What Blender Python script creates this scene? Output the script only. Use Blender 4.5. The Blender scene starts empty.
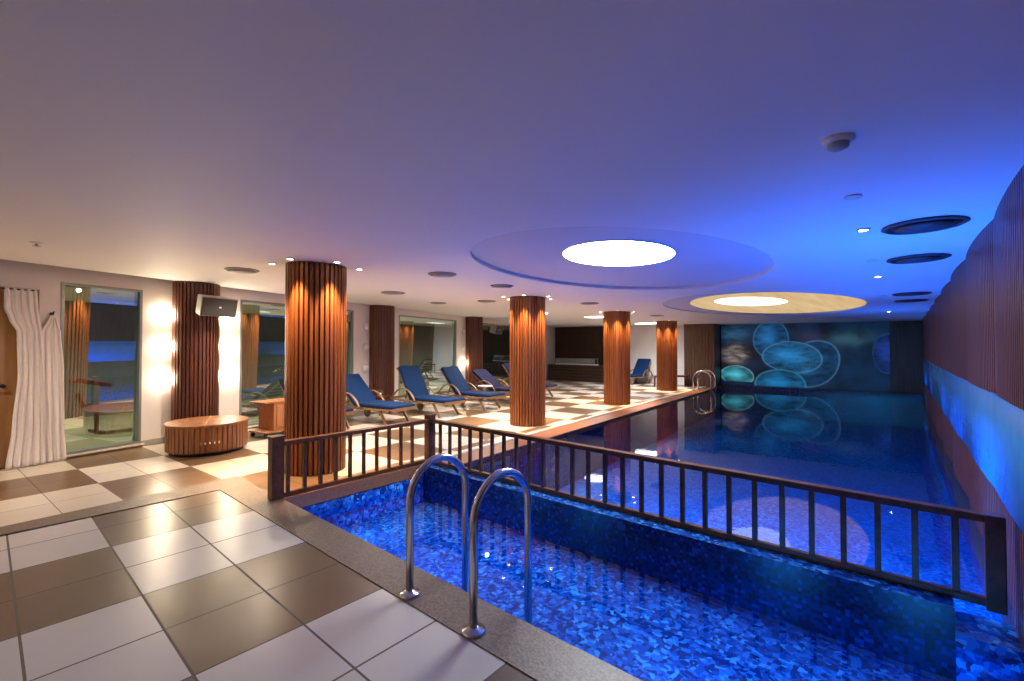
import bpy, bmesh, math, random
from mathutils import Vector, Matrix, noise
random.seed(7)
PI = math.pi
S = bpy.context.scene
COL = S.collection

# ------------------------------------------------------------------ materials
MATS = {}
def new_mat(name):
    m = bpy.data.materials.new(name); m.use_nodes = True
    nt = m.node_tree; nt.nodes.clear()
    out = nt.nodes.new('ShaderNodeOutputMaterial')
    MATS[name] = m
    return m, nt, out
def nd(nt, kind, **kw):
    n = nt.nodes.new(kind)
    for k, v in kw.items():
        if k.startswith('i_'):
            key = k[2:]
            key = int(key) if key.isdigit() else key.replace('_', ' ')
            n.inputs[key].default_value = v
        else:
            setattr(n, k, v)
    return n
def rgba(c): return (c[0], c[1], c[2], 1)
def math_n(nt, op, a, b=None, c=None):
    n = nt.nodes.new('ShaderNodeMath'); n.operation = op
    for i, v in enumerate((a, b, c)):
        if v is None: continue
        if isinstance(v, (int, float)): n.inputs[i].default_value = v
        else: nt.links.new(v, n.inputs[i])
    return n.outputs[0]
def mixc(nt, f, a, b):
    n = nt.nodes.new('ShaderNodeMix'); n.data_type = 'RGBA'
    for i, v in ((0, f), (6, a), (7, b)):
        if isinstance(v, (int, float)): n.inputs[i].default_value = v
        elif isinstance(v, tuple): n.inputs[i].default_value = rgba(v)
        else: nt.links.new(v, n.inputs[i])
    return n.outputs[2]
def principled(nt, out, base=None, rough=.5, metal=0, spec=.5, ior=1.45):
    p = nt.nodes.new('ShaderNodeBsdfPrincipled')
    if isinstance(base, tuple): p.inputs['Base Color'].default_value = rgba(base)
    elif base is not None: nt.links.new(base, p.inputs['Base Color'])
    if isinstance(rough, (int, float)): p.inputs['Roughness'].default_value = rough
    else: nt.links.new(rough, p.inputs['Roughness'])
    p.inputs['Metallic'].default_value = metal
    p.inputs['Specular IOR Level'].default_value = spec
    nt.links.new(p.outputs[0], out.inputs[0])
    return p
def bump(nt, p, height, strength=.3, dist=.01):
    b = nd(nt, 'ShaderNodeBump', i_Strength=strength, i_Distance=dist)
    nt.links.new(height, b.inputs['Height']); nt.links.new(b.outputs[0], p.inputs['Normal'])
def simple(name, base, rough=.5, metal=0, var=.06, scale=14, spec=.5, bmp=0):
    m, nt, out = new_mat(name)
    tc = nd(nt, 'ShaderNodeTexCoord')
    ns = nd(nt, 'ShaderNodeTexNoise', i_Scale=scale, i_Detail=4)
    nt.links.new(tc.outputs['Object'], ns.inputs['Vector'])
    c = mixc(nt, ns.outputs[0], tuple(max(0, v*(1-var*2)) for v in base), tuple(min(1, v*(1+var*2)) for v in base))
    p = principled(nt, out, c, rough, metal, spec)
    if bmp: bump(nt, p, ns.outputs[0], bmp)
    return m
def emit(name, col, strength):
    m, nt, out = new_mat(name)
    e = nd(nt, 'ShaderNodeEmission', i_Strength=strength); e.inputs[0].default_value = rgba(col)
    nt.links.new(e.outputs[0], out.inputs[0]); return m
def wood(name, dark, light, scale=(28, 28, 1.2), rough=.38, spec=.45):
    m, nt, out = new_mat(name)
    tc = nd(nt, 'ShaderNodeTexCoord')
    mp = nd(nt, 'ShaderNodeMapping'); mp.inputs['Scale'].default_value = scale
    nt.links.new(tc.outputs['Object'], mp.inputs['Vector'])
    n1 = nd(nt, 'ShaderNodeTexNoise', i_Scale=1.0, i_Detail=5, i_Roughness=.6)
    nt.links.new(mp.outputs[0], n1.inputs['Vector'])
    r = nd(nt, 'ShaderNodeMapRange'); r.inputs[1].default_value = .3; r.inputs[2].default_value = .7
    nt.links.new(n1.outputs[0], r.inputs[0])
    c = mixc(nt, r.outputs[0], dark, light)
    p = principled(nt, out, c, rough, 0, spec)
    bump(nt, p, n1.outputs[0], .15, .004)
    return m

def tile_mat(name, bu, bv, tu, tv, dark, light, grout, gw=.004, rough=.22):
    m, nt, out = new_mat(name)
    uv = nd(nt, 'ShaderNodeUVMap', uv_map='UVMap')
    sp = nd(nt, 'ShaderNodeSeparateXYZ'); nt.links.new(uv.outputs[0], sp.inputs[0])
    u, v = sp.outputs[0], sp.outputs[1]
    fu = math_n(nt, 'FLOOR', math_n(nt, 'DIVIDE', u, bu)); fv = math_n(nt, 'FLOOR', math_n(nt, 'DIVIDE', v, bv))
    par = math_n(nt, 'FLOORED_MODULO', math_n(nt, 'ADD', fu, fv), 2.0)      # 0 dark, 1 light
    tuu = math_n(nt, 'DIVIDE', u, tu); tvv = math_n(nt, 'DIVIDE', v, tv)
    cell = nd(nt, 'ShaderNodeCombineXYZ')
    nt.links.new(math_n(nt, 'FLOOR', tuu), cell.inputs[0]); nt.links.new(math_n(nt, 'FLOOR', tvv), cell.inputs[1])
    wn = nd(nt, 'ShaderNodeTexWhiteNoise'); nt.links.new(cell.outputs[0], wn.inputs[0])
    ns = nd(nt, 'ShaderNodeTexNoise', i_Scale=2.3, i_Detail=3, i_Roughness=.5)
    tc = nd(nt, 'ShaderNodeTexCoord'); nt.links.new(tc.outputs['Object'], ns.inputs['Vector'])
    d = mixc(nt, ns.outputs[0], tuple(c*.86 for c in dark), tuple(c*1.14 for c in dark))
    l = mixc(nt, ns.outputs[0], tuple(c*.93 for c in light), tuple(min(1, c*1.06) for c in light))
    c = mixc(nt, par, d, l)
    hs = nd(nt, 'ShaderNodeHueSaturation')
    nt.links.new(math_n(nt, 'MULTIPLY_ADD', wn.outputs['Value'], .16, .92), hs.inputs['Value'])
    nt.links.new(c, hs.inputs['Color'])
    def edge(t, size):
        fr = math_n(nt, 'FRACT', t)
        dd = math_n(nt, 'MINIMUM', fr, math_n(nt, 'SUBTRACT', 1.0, fr))
        return math_n(nt, 'LESS_THAN', math_n(nt, 'MULTIPLY', dd, size), gw)
    g = math_n(nt, 'MAXIMUM', edge(tuu, tu), edge(tvv, tv))
    c2 = mixc(nt, g, hs.outputs[0], grout)
    rr = math_n(nt, 'ADD', 0.0, rough+.08)
    p = principled(nt, out, c2, math_n(nt, 'MULTIPLY_ADD', g, .4, rr), 0, .5)
    hgt = math_n(nt, 'SUBTRACT', 1.0, g)
    bump(nt, p, hgt, .18, .003)
    return m

def mosaic_mat(name, cols, size=.026, distort=.0, rough=.25, clump=.35, nsc=9.0):
    m, nt, out = new_mat(name)
    tc = nd(nt, 'ShaderNodeTexCoord')
    vec = tc.outputs['Object']
    if distort:
        n = nd(nt, 'ShaderNodeTexNoise', i_Scale=nsc, i_Detail=2)
        nt.links.new(vec, n.inputs['Vector'])
        sb = nd(nt, 'ShaderNodeVectorMath', operation='SUBTRACT'); nt.links.new(n.outputs['Color'], sb.inputs[0]); sb.inputs[1].default_value = (.5, .5, .5)
        sc = nd(nt, 'ShaderNodeVectorMath', operation='SCALE'); nt.links.new(sb.outputs[0], sc.inputs[0]); sc.inputs['Scale'].default_value = distort
        ad = nd(nt, 'ShaderNodeVectorMath', operation='ADD'); nt.links.new(vec, ad.inputs[0]); nt.links.new(sc.outputs[0], ad.inputs[1])
        vec = ad.outputs[0]
    dv = nd(nt, 'ShaderNodeVectorMath', operation='MULTIPLY_ADD'); nt.links.new(vec, dv.inputs[0])
    dv.inputs[1].default_value = (1/size,)*3; dv.inputs[2].default_value = (.37, .31, .43)
    fl = nd(nt, 'ShaderNodeVectorMath', operation='FLOOR'); nt.links.new(dv.outputs[0], fl.inputs[0])
    wn = nd(nt, 'ShaderNodeTexWhiteNoise'); nt.links.new(fl.outputs[0], wn.inputs[0])
    big = nd(nt, 'ShaderNodeTexNoise', i_Scale=.30, i_Detail=1); nt.links.new(fl.outputs[0], big.inputs['Vector'])
    f = math_n(nt, 'ADD', math_n(nt, 'MULTIPLY', wn.outputs['Value'], 1-clump), math_n(nt, 'MULTIPLY', big.outputs[0], clump))
    cr = nd(nt, 'ShaderNodeValToRGB'); cr.color_ramp.interpolation = 'CONSTANT'
    el = cr.color_ramp.elements
    while len(el) < len(cols): el.new(.5)
    for i, (pos, c) in enumerate(cols):
        el[i].position = pos; el[i].color = rgba(c)
    nt.links.new(f, cr.inputs[0])
    p = principled(nt, out, cr.outputs[0], rough, 0, .4)
    return m

W_COL = wood('teak_column', (.115, .034, .013), (.33, .11, .035), rough=.36, spec=.28)
W_WALL = wood('slat_wall_wood', (.10, .026, .018), (.20, .058, .036), rough=.4)
W_DARK = wood('dark_walnut', (.028, .014, .009), (.075, .036, .02), rough=.4)
W_RED = wood('mahogany_slats', (.075, .026, .018), (.17, .06, .035), rough=.35)
W_BENCH = wood('bench_wood', (.20, .07, .027), (.38, .155, .06), scale=(16, 16, 2), rough=.32)
W_CHAIR = wood('lounger_teak', (.16, .085, .043), (.31, .175, .09), scale=(8, 8, 8), rough=.45)
W_RAIL = wood('rail_wood', (.045, .016, .008), (.125, .046, .02), scale=(9, 9, 9), rough=.36, spec=.25)
W_DOOR = wood('door_oak', (.42, .22, .09), (.62, .36, .16), scale=(14, 14, 1), rough=.4)
W_CART = wood('cart_wood', (.33, .12, .04), (.47, .19, .07), scale=(8, 8, 2), rough=.4)
M_WALL = simple('painted_plaster', (.82, .76, .72), .7, var=.015, scale=3)
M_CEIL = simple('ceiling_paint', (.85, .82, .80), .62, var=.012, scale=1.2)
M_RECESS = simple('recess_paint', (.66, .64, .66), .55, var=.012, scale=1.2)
M_CREAM = None
M_STONE = simple('granite_coping', (.165, .125, .10), .42, var=.5, scale=70, bmp=.2)
M_STRIP = simple('terracotta_edge', (.24, .105, .055), .35, var=.25, scale=40)
M_CURB = simple('cream_curb', (.78, .70, .60), .3, var=.04, scale=20)
M_STEEL = simple('brushed_steel', (.62, .60, .60), .19, metal=1, var=.03, scale=30)
M_FRAME = simple('window_frame_paint', (.27, .29, .27), .35, metal=.4, var=.03)
M_BASE = simple('grey_baseboard', (.36, .35, .32), .5)
M_BLACK = simple('black_plastic', (.018, .018, .02), .45)
M_GREYP = simple('grey_plastic', (.36, .35, .33), .45)
M_MESH = simple('speaker_mesh', (.035, .034, .033), .6, bmp=.4, scale=220)
M_WHITE = simple('white_plastic', (.80, .78, .76), .35)
M_VENT = simple('vent_grey', (.30, .28, .28), .5)
M_VENTD = simple('vent_dark', (.05, .045, .05), .6)
M_BLUEF = simple('blue_canvas', (.004, .026, .10), .85, var=.16, scale=55, bmp=.15, spec=.2)
M_NAVYF = simple('navy_canvas', (.014, .016, .055), .85, var=.16, scale=55, bmp=.15, spec=.2)
M_CLOTH = simple('white_curtain', (.82, .76, .74), .85, var=.03, scale=20, spec=.2)
M_BRASS = simple('pale_metal', (.85, .70, .55), .2, metal=1)
M_MARBLE = simple('pale_marble', (.92, .92, .94), .2, var=.03, scale=6)
M_RUBBER = simple('rubber', (.03, .03, .03), .6)
M_TILE_N = tile_mat('near_tiles', 1.035, 1.01, .5175, .505, (.155, .108, .072), (.53, .50, .475), (.10, .08, .065), .006, .20)
M_TILE_L = tile_mat('deck_tiles', .975, .875, .4875, .4375, (.175, .105, .058), (.66, .585, .50), (.16, .12, .09), .0035, .20)
BL = [(0, (.004, .012, .10)), (.30, (.006, .035, .26)), (.52, (.01, .085, .50)), (.74, (.02, .17, .72)), (.90, (.06, .32, .85))]
M_MOS = mosaic_mat('blue_mosaic', BL, .026, 0.0, clump=.2)
M_MOSF = mosaic_mat('blue_mosaic_floor', [(0, (.006, .08, .34)), (.3, (.01, .13, .52)), (.6, (.02, .22, .72)), (.85, (.04, .32, .88))], .030, .06, clump=.15)
M_MOSK = mosaic_mat('blue_mosaic_small_pool', [(0, (.004, .035, .22)), (.34, (.01, .09, .46)), (.62, (.02, .20, .72)), (.86, (.07, .40, .90))], .034, .11, clump=.1, nsc=13)
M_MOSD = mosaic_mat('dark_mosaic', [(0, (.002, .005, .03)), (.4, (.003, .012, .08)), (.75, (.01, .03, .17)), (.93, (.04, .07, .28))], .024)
M_BAND = simple('pale_blue_glass_band', (.07, .30, .60), .22, var=.10, scale=5, spec=.6)
M_DISC = emit('skylight_disc', (.93, .97, 1.0), 38.0)
M_DISC2 = emit('warm_skylight_disc', (1.0, .95, .84), 2.4)
M_LAMP = emit('lamp_warm', (1.0, .80, .55), 28.0)
M_SCON = emit('sconce_glow', (1.0, .83, .58), 70.0)
M_STRIPL = emit('downlight_panel', (.96, .97, 1.0), 9.0)
M_CANL = emit('cool_can', (.75, .88, 1.0), 30.0)
M_BLUEL = emit('blue_led', (.02, .12, 1.0), 14.0)

# oval recess surface: reflected warm light painted as streaky emission
m, nt, out = new_mat('painted_warm_glow')
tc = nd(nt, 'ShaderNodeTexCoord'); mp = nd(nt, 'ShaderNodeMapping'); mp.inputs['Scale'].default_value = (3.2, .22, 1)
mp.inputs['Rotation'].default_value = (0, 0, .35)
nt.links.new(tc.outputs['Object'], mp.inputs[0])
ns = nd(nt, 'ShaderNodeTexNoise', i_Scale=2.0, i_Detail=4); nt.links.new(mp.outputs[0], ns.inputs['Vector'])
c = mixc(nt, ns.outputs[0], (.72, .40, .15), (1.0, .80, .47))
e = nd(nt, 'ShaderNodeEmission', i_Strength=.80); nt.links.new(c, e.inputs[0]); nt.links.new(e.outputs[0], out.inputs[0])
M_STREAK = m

# tinted reflective night glazing
def glass_mat(name, tint, refl, rough=.012):
    m, nt, out = new_mat(name)
    g = nd(nt, 'ShaderNodeBsdfGlossy', i_Roughness=rough); g.inputs[0].default_value = rgba(tint)
    t = nd(nt, 'ShaderNodeBsdfTransparent'); t.inputs[0].default_value = (.32, .40, .38, 1)
    fr = nd(nt, 'ShaderNodeLayerWeight', i_Blend=.35)
    f = math_n(nt, 'MULTIPLY_ADD', fr.outputs['Fresnel'], .35, refl)
    mx = nd(nt, 'ShaderNodeMixShader'); nt.links.new(f, mx.inputs[0]); nt.links.new(t.outputs[0], mx.inputs[1]); nt.links.new(g.outputs[0], mx.inputs[2])
    nt.links.new(mx.outputs[0], out.inputs[0]); return m
M_GLASS = glass_mat('night_glass', (.74, .86, .84), .42)

def water_mat(name, bscale, bstr, tint=(.62, .80, .97), rough=.02):
    m, nt, out = new_mat(name)
    tc = nd(nt, 'ShaderNodeTexCoord')
    ns = nd(nt, 'ShaderNodeTexNoise', i_Scale=bscale, i_Detail=3, i_Roughness=.5)
    nt.links.new(tc.outputs['Object'], ns.inputs['Vector'])
    b = nd(nt, 'ShaderNodeBump', i_Strength=bstr, i_Distance=.01); nt.links.new(ns.outputs[0], b.inputs['Height'])
    g = nd(nt, 'ShaderNodeBsdfGlossy', i_Roughness=rough); nt.links.new(b.outputs[0], g.inputs['Normal'])
    t = nd(nt, 'ShaderNodeBsdfTransparent'); t.inputs[0].default_value = rgba(tint)
    fr = nd(nt, 'ShaderNodeFresnel', i_IOR=1.33); nt.links.new(b.outputs[0], fr.inputs['Normal'])
    mx = nd(nt, 'ShaderNodeMixShader'); nt.links.new(fr.outputs[0], mx.inputs[0]); nt.links.new(t.outputs[0], mx.inputs[1]); nt.links.new(g.outputs[0], mx.inputs[2])
    nt.links.new(mx.outputs[0], out.inputs[0]); return m
M_WATER = water_mat('pool_water', 5.5, .05)
M_WATER2 = water_mat('small_pool_water', 7.0, .05)

# ------------------------------------------------------------------ mesh helpers
class MB:
    def __init__(s): s.bm = bmesh.new()
    def poly(s, pts, mi=0):
        f = s.bm.faces.new([s.bm.verts.new(p) for p in pts]); f.material_index = mi; return f
    def prism(s, pts2, z0, z1, mi=0, xf=None):
        n = len(pts2)
        lo = [Vector((p[0], p[1], z0)) for p in pts2]; hi = [Vector((p[0], p[1], z1)) for p in pts2]
        if xf: lo = [xf @ p for p in lo]; hi = [xf @ p for p in hi]
        a = [s.bm.verts.new(p) for p in lo]; b = [s.bm.verts.new(p) for p in hi]
        fs = [s.bm.faces.new(a[::-1]), s.bm.faces.new(b)]
        for i in range(n):
            fs.append(s.bm.faces.new((a[i], a[(i+1) % n], b[(i+1) % n], b[i])))
        for f in fs: f.material_index = mi
        return fs
    def box(s, c, d, xf=None, mi=0, bev=0):
        M = Matrix.Translation(Vector(c)) @ Matrix.Diagonal((d[0], d[1], d[2], 1))
        if xf: M = xf @ M
        r = bmesh.ops.create_cube(s.bm, size=1, matrix=M)
        for f in {f for v in r['verts'] for f in v.link_faces}: f.material_index = mi
        if bev:
            es = list({e for v in r['verts'] for e in v.link_edges})
            rr = bmesh.ops.bevel(s.bm, geom=es, offset=bev, segments=2, affect='EDGES', profile=.6)
            for f in rr['faces']: f.material_index = mi
    def bar(s, p, q, w, h, up=(0, 0, 1), mi=0, bev=0):
        p = Vector(p); q = Vector(q); d = q-p; L = d.length; z = d.normalized()
        x = Vector(up).cross(z)
        if x.length < 1e-4: x = Vector((1, 0, 0))
        x.normalize(); y = z.cross(x)
        M = Matrix((x, y, z)).transposed().to_4x4(); M.translation = (p+q)/2
        s.box((0, 0, 0), (w, h, L), M, mi, bev)
    def tube(s, pts, r, seg=12, mi=0, cap=True, flat=None):
        pts = [Vector(p) for p in pts]; rings = []; prev = None
        for i, p in enumerate(pts):
            t = (pts[min(i+1, len(pts)-1)]-pts[max(i-1, 0)]).normalized()
            a = Vector((0, 0, 1)) if prev is None else prev
            if prev is None and abs(t.z) > .9: a = Vector((1, 0, 0))
            a = (a-t*a.dot(t)).normalized(); prev = a; b = t.cross(a)
            rr = r[i] if isinstance(r, (list, tuple)) else r
            fa, fb = flat or (1, 1)
            rings.append([s.bm.verts.new(p+a*math.cos(2*PI*k/seg)*rr*fa+b*math.sin(2*PI*k/seg)*rr*fb) for k in range(seg)])
        for A, B in zip(rings, rings[1:]):
            for k in range(seg):
                f = s.bm.faces.new((A[k], A[(k+1) % seg], B[(k+1) % seg], B[k])); f.material_index = mi; f.smooth = True
        if cap:
            for R_ in (rings[0][::-1], rings[-1]):
                f = s.bm.faces.new(R_); f.material_index = mi
    def lathe(s, prof, c=(0, 0, 0), seg=32, xf=None, mi=0, smooth=True):
        c = Vector(c); rings = []
        for r, z in prof:
            ring = []
            for k in range(seg):
                p = c+Vector((r*math.cos(2*PI*k/seg), r*math.sin(2*PI*k/seg), z))
                ring.append(s.bm.verts.new(xf @ p if xf else p))
            rings.append(ring)
        for A, B in zip(rings, rings[1:]):
            for k in range(seg):
                f = s.bm.faces.new((A[k], A[(k+1) % seg], B[(k+1) % seg], B[k])); f.material_index = mi; f.smooth = smooth
        for R_ in (rings[0][::-1], rings[-1]):
            f = s.bm.faces.new(R_); f.material_index = mi
    def build(s, name, mats, parent=None, loc=None, fix=True):
        if fix: bmesh.ops.recalc_face_normals(s.bm, faces=s.bm.faces[:])
        me = bpy.data.meshes.new(name); s.bm.to_mesh(me); s.bm.free()
        for m in (mats if isinstance(mats, (list, tuple)) else [mats]): me.materials.append(m)
        o = bpy.data.objects.new(name, me); COL.objects.link(o)
        if loc: o.location = loc
        if parent: o.parent = parent
        return o
def tag(o, label, cat, group=None, kind=None):
    if label: o['label'] = label
    if cat: o['category'] = cat
    if group: o['group'] = group
    if kind: o['kind'] = kind
    return o
def thing(name, loc, label, cat, group=None, rz=0):
    o = bpy.data.objects.new(name, None); COL.objects.link(o); o.location = loc; o.rotation_euler = (0, 0, rz)
    o.empty_display_size = .1
    return tag(o, label, cat, group)
def struct(o): o['kind'] = 'structure'; return o
def dup(root, loc, rz, label=None, group=None):
    r = root.copy(); COL.objects.link(r); r.location = loc; r.rotation_euler = (0, 0, rz)
    if label: r['label'] = label
    if group: r['group'] = group
    for ch in list(root.children):
        c = ch.copy(); COL.objects.link(c); c.parent = r
        for g in ch.children:
            d = g.copy(); COL.objects.link(d); d.parent = c
    return r

def zc(X, Y): return 2.47-.012*X-.006*Y          # the ceiling falls very slightly towards the pool wall
UW = Vector((-.2425, .9701, 0)); NW = Vector((.9701, .2425, 0))
def W(s, off=0, z=0): return Vector((-8.4, 0, 0))+UW*s+NW*off+Vector((0, 0, z))
MW = Matrix((UW, NW, Vector((0, 0, 1)))).transposed().to_4x4(); MW.translation = W(0)   # wall frame: (s, off, z)
RZW = math.atan2(UW.y, UW.x)

# ------------------------------------------------------------------ floors, coping
def curbX(Y): return -4.93-.070*(Y-5.9)
def add_uv(o, org, e1, e2):
    me = o.data; uvl = me.uv_layers.new(name='UVMap')
    for l in me.loops:
        p = me.vertices[l.vertex_index].co
        d = Vector((p.x-org[0], p.y-org[1]))
        uvl.data[l.index].uv = (d.dot(Vector(e1)), d.dot(Vector(e2)))
b = MB()
b.prism([(-7.6, -3.2), (-5.40, -3.2), (-5.90, 1.95), (-4.92, 1.95), (-4.92, 3.98), (curbX(3.98), 3.98), (curbX(18.8)-.02, 18.8), (-13.1, 18.8)][::1], -.12, 0)
o = struct(b.build('floor', M_TILE_L)); add_uv(o, (-5.80, .92), (-.9973, -.073), (-.073, .9973))
b = MB(); b.prism([(-5.47, -3.2), (.55, -3.2), (.55, 1.64), (-5.47, 1.64)], -.12, .0)
o = struct(b.build('floor', M_TILE_N)); add_uv(o, (-1.44, .645), (1, 0), (0, 1))
b = MB(); b.prism([(-5.40, -3.2), (-5.47, -3.2), (-5.47, 1.64), (.55, 1.64), (.55, 1.945), (-5.90, 1.945)], -.14, .006)
struct(b.build('trim_coping', M_STONE))
b = MB(); b.prism([(-4.92, 1.945), (-4.66, 1.945), (-4.66, 3.98), (-4.92, 3.98)], -.14, .004)
struct(b.build('trim_ledge', M_STRIP))
# terracotta overflow strip and cream curb beside the main pool
b = MB(); b.prism([(curbX(3.98)+.06, 3.98), (curbX(3.98)+.45, 3.98), (curbX(18.6)+.45, 18.6), (curbX(18.6)+.06, 18.6)], -.14, -.006)
struct(b.build('trim_overflow', M_STRIP))
b = MB(); b.prism([(curbX(3.98)-.03, 3.98), (curbX(3.98)+.06, 3.98), (curbX(18.6)+.06, 18.6), (curbX(18.6)-.03, 18.6)], -.1, .012)
struct(b.build('trim_curb', M_CURB))

# ------------------------------------------------------------------ pools
def eX(Y): return curbX(Y)+.45
b = MB()   # main pool basin (floor and walls)
fz = -.95
b.poly([(eX(3.98), 3.98, fz), (.6, 3.98, fz), (.6, 18.55, fz), (eX(18.55), 18.55, fz)])
struct(b.build('pool_floor', M_MOSF, fix=False))
b = MB()
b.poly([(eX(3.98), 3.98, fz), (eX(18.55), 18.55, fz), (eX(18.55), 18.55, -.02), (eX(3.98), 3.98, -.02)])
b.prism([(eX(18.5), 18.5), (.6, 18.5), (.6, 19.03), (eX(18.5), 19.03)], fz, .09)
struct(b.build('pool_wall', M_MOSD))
b = MB()   # divider between the pools, and the small basin
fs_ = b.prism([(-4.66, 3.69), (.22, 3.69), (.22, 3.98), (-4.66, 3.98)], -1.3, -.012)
fs_[1].material_index = 1  # brighter mosaic on the top face stands in for blue light there
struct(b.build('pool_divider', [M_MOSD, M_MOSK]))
b = MB()
b.prism([(.22, 3.66), (.6, 3.66), (.6, 3.98), (.22, 3.98)], -1.3, -.14)
struct(b.build('pool_spillway', [M_MOSK]))
b = MB()
b.poly([(-4.66, 1.945, -.46), (.6, 1.945, -.46), (.6, 3.69, -.46), (-4.66, 3.69, -.46)])
struct(b.build('pool_floor', M_MOSK, fix=False))
b = MB()
b.poly([(-4.66, 1.945, -.46), (-4.66, 3.69, -.46), (-4.66, 3.69, -.13), (-4.66, 1.945, -.13)])
b.poly([(-4.66, 1.945, -.46), (.6, 1.945, -.46), (.6, 1.945, -.13), (-4.66, 1.945, -.13)])
struct(b.build('pool_wall', M_MOSK))
b = MB(); b.poly([(eX(3.98), 3.98, -.05), (.56, 3.98, -.05), (.56, 18.5, -.05), (eX(18.5), 18.5, -.05)])
tag(b.build('pool_water', M_WATER, fix=False), None, None, kind='structure')
b = MB(); b.poly([(-4.66, 1.945, -.22), (.56, 1.945, -.22), (.56, 3.69, -.22), (-4.66, 3.69, -.22)])
tag(b.build('pool_water', M_WATER2, fix=False), None, None, kind='structure')

# ------------------------------------------------------------------ ceiling with two oval recesses
def ell(cx, cy, rx, ry, rot, n=96):
    r = []
    for k in range(n):
        a = 2*PI*k/n; x = rx*math.cos(a); y = ry*math.sin(a)
        r.append((cx+x*math.cos(rot)-y*math.sin(rot), cy+x*math.sin(rot)+y*math.cos(rot)))
    return r
C1 = ell(-2.536, 5.155, 2.239, 1.512, 1.548); D1 = ell(-2.308, 4.452, .568, .683, .123)
C2 = ell(-2.368, 11.337, 3.015, 1.859, 1.542); D2 = ell(-2.375, 10.414, .649, 1.10, -.008)
def holed(bm, outer, holes, zf, mi=0):
    es = []
    for loop in [outer]+holes:
        vs = [bm.verts.new((p[0], p[1], zf(p[0], p[1]))) for p in loop]
        es += [bm.edges.new((vs[i], vs[(i+1) % len(vs)])) for i in range(len(vs))]
    r = bmesh.ops.triangle_fill(bm, use_beauty=True, use_dissolve=False, edges=es)
    for g in r['geom']:
        if isinstance(g, bmesh.types.BMFace): g.material_index = mi
def ringwall(bm, loop, zf0, zf1, mi=0):
    n = len(loop)
    a = [bm.verts.new((p[0], p[1], zf0(*p))) for p in loop]; c = [bm.verts.new((p[0], p[1], zf1(*p))) for p in loop]
    for i in range(n):
        f = bm.faces.new((a[i], a[(i+1) % n], c[(i+1) % n], c[i])); f.material_index = mi
        f.smooth = True
b = MB()
outer = [(-7.3, -3.3), (.75, -3.3), (.75, 19.3), (-13.4, 19.3)]
holed(b.bm, outer, [C1, C2], zc)
R1 = .045; R2 = .02
z1 = lambda x, y: zc(x, y)+R1
z1b = lambda x, y: zc(x, y)+R1-.015
z2 = lambda x, y: zc(x, y)+R2
z2b = lambda x, y: zc(x, y)+R2+.01
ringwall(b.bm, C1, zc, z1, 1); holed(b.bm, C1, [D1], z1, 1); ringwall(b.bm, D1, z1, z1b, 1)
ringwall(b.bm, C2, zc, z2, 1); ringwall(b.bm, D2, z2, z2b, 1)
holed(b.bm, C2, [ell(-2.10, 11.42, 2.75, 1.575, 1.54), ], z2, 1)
struct(b.build('ceiling', [M_CEIL, M_RECESS], fix=False))
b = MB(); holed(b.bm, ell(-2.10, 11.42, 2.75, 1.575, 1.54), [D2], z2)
o = b.build('painted_glow_panel', M_STREAK, fix=False)
tag(o, 'large oval ceiling panel with painted warm glow above the far half of the pool', 'ceiling light')
def disc(name, loop, zf, mat, label):
    b = MB(); b.poly([(p[0], p[1], zf(*p)) for p in loop][::-1]); o = b.build(name, mat, fix=False)
    return tag(o, label, 'ceiling light')
disc('skylight_lamp', D1, z1b, M_DISC, 'bright white oval light in the middle of the near grey ceiling recess')
disc('skylight_lamp', D2, z2b, M_DISC2, 'smaller white oval light inside the far cream glowing ceiling panel')

# ------------------------------------------------------------------ walls
HT = 2.75
def wbox(b, s0, s1, z0, z1, o0=-.16, o1=0, mi=0): b.box(((s0+s1)/2, (o0+o1)/2, (z0+z1)/2), (s1-s0, o1-o0, z1-z0), MW, mi)
b = MB()
WIN = [(.69, 1.62), (3.14, 5.86), (7.46, 10.22), (11.80, 14.5)]
edges = [.48]+[v for w in WIN for v in w]+[19.4]
for i in range(0, len(edges), 2): wbox(b, edges[i], edges[i+1], 0, HT)
for s0, s1 in WIN:
    wbox(b, s0, s1, 2.385, HT); wbox(b, s0, s1, -.05, .05)
wbox(b, -.62, .48, 2.26, HT); wbox(b, -3.4, -.62, 0, HT)
struct(b.build('wall_left', M_WALL))
b = MB()
for i in range(0, len(edges), 2): wbox(b, edges[i]+.0, edges[i+1], 0, .085, 0, .018)
struct(b.build('baseboard_left', M_BASE))
for k, (s0, s1) in enumerate(WIN):
    b = MB(); fw = .035
    for a0, a1, c0, c1 in ((s0, s0+fw, .05, 2.385), (s1-fw, s1, .05, 2.385), (s0+fw, s1-fw, .05, .05+fw), (s0+fw, s1-fw, 2.385-fw, 2.385)):
        wbox(b, a0, a1, c0, c1, -.145, .012)
    fr = struct(b.build('window_%d' % (k+1), M_FRAME))
    b = MB(); wbox(b, s0-.03, s1+.03, .03, .05, -.14, .05); b.build('window_sill', M_CURB, fr)
    tilt = math.tan(math.radians(1.5))
    b = MB(); q = []
    for s_, z_ in ((s0+fw, .085), (s1-fw, .085), (s1-fw, 2.35), (s0+fw, 2.35)):
        q.append(W(s_, -.02-(2.35-z_)*tilt, z_))
    b.poly(q); b.build('window_glass', M_GLASS, fr, fix=False)
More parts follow.
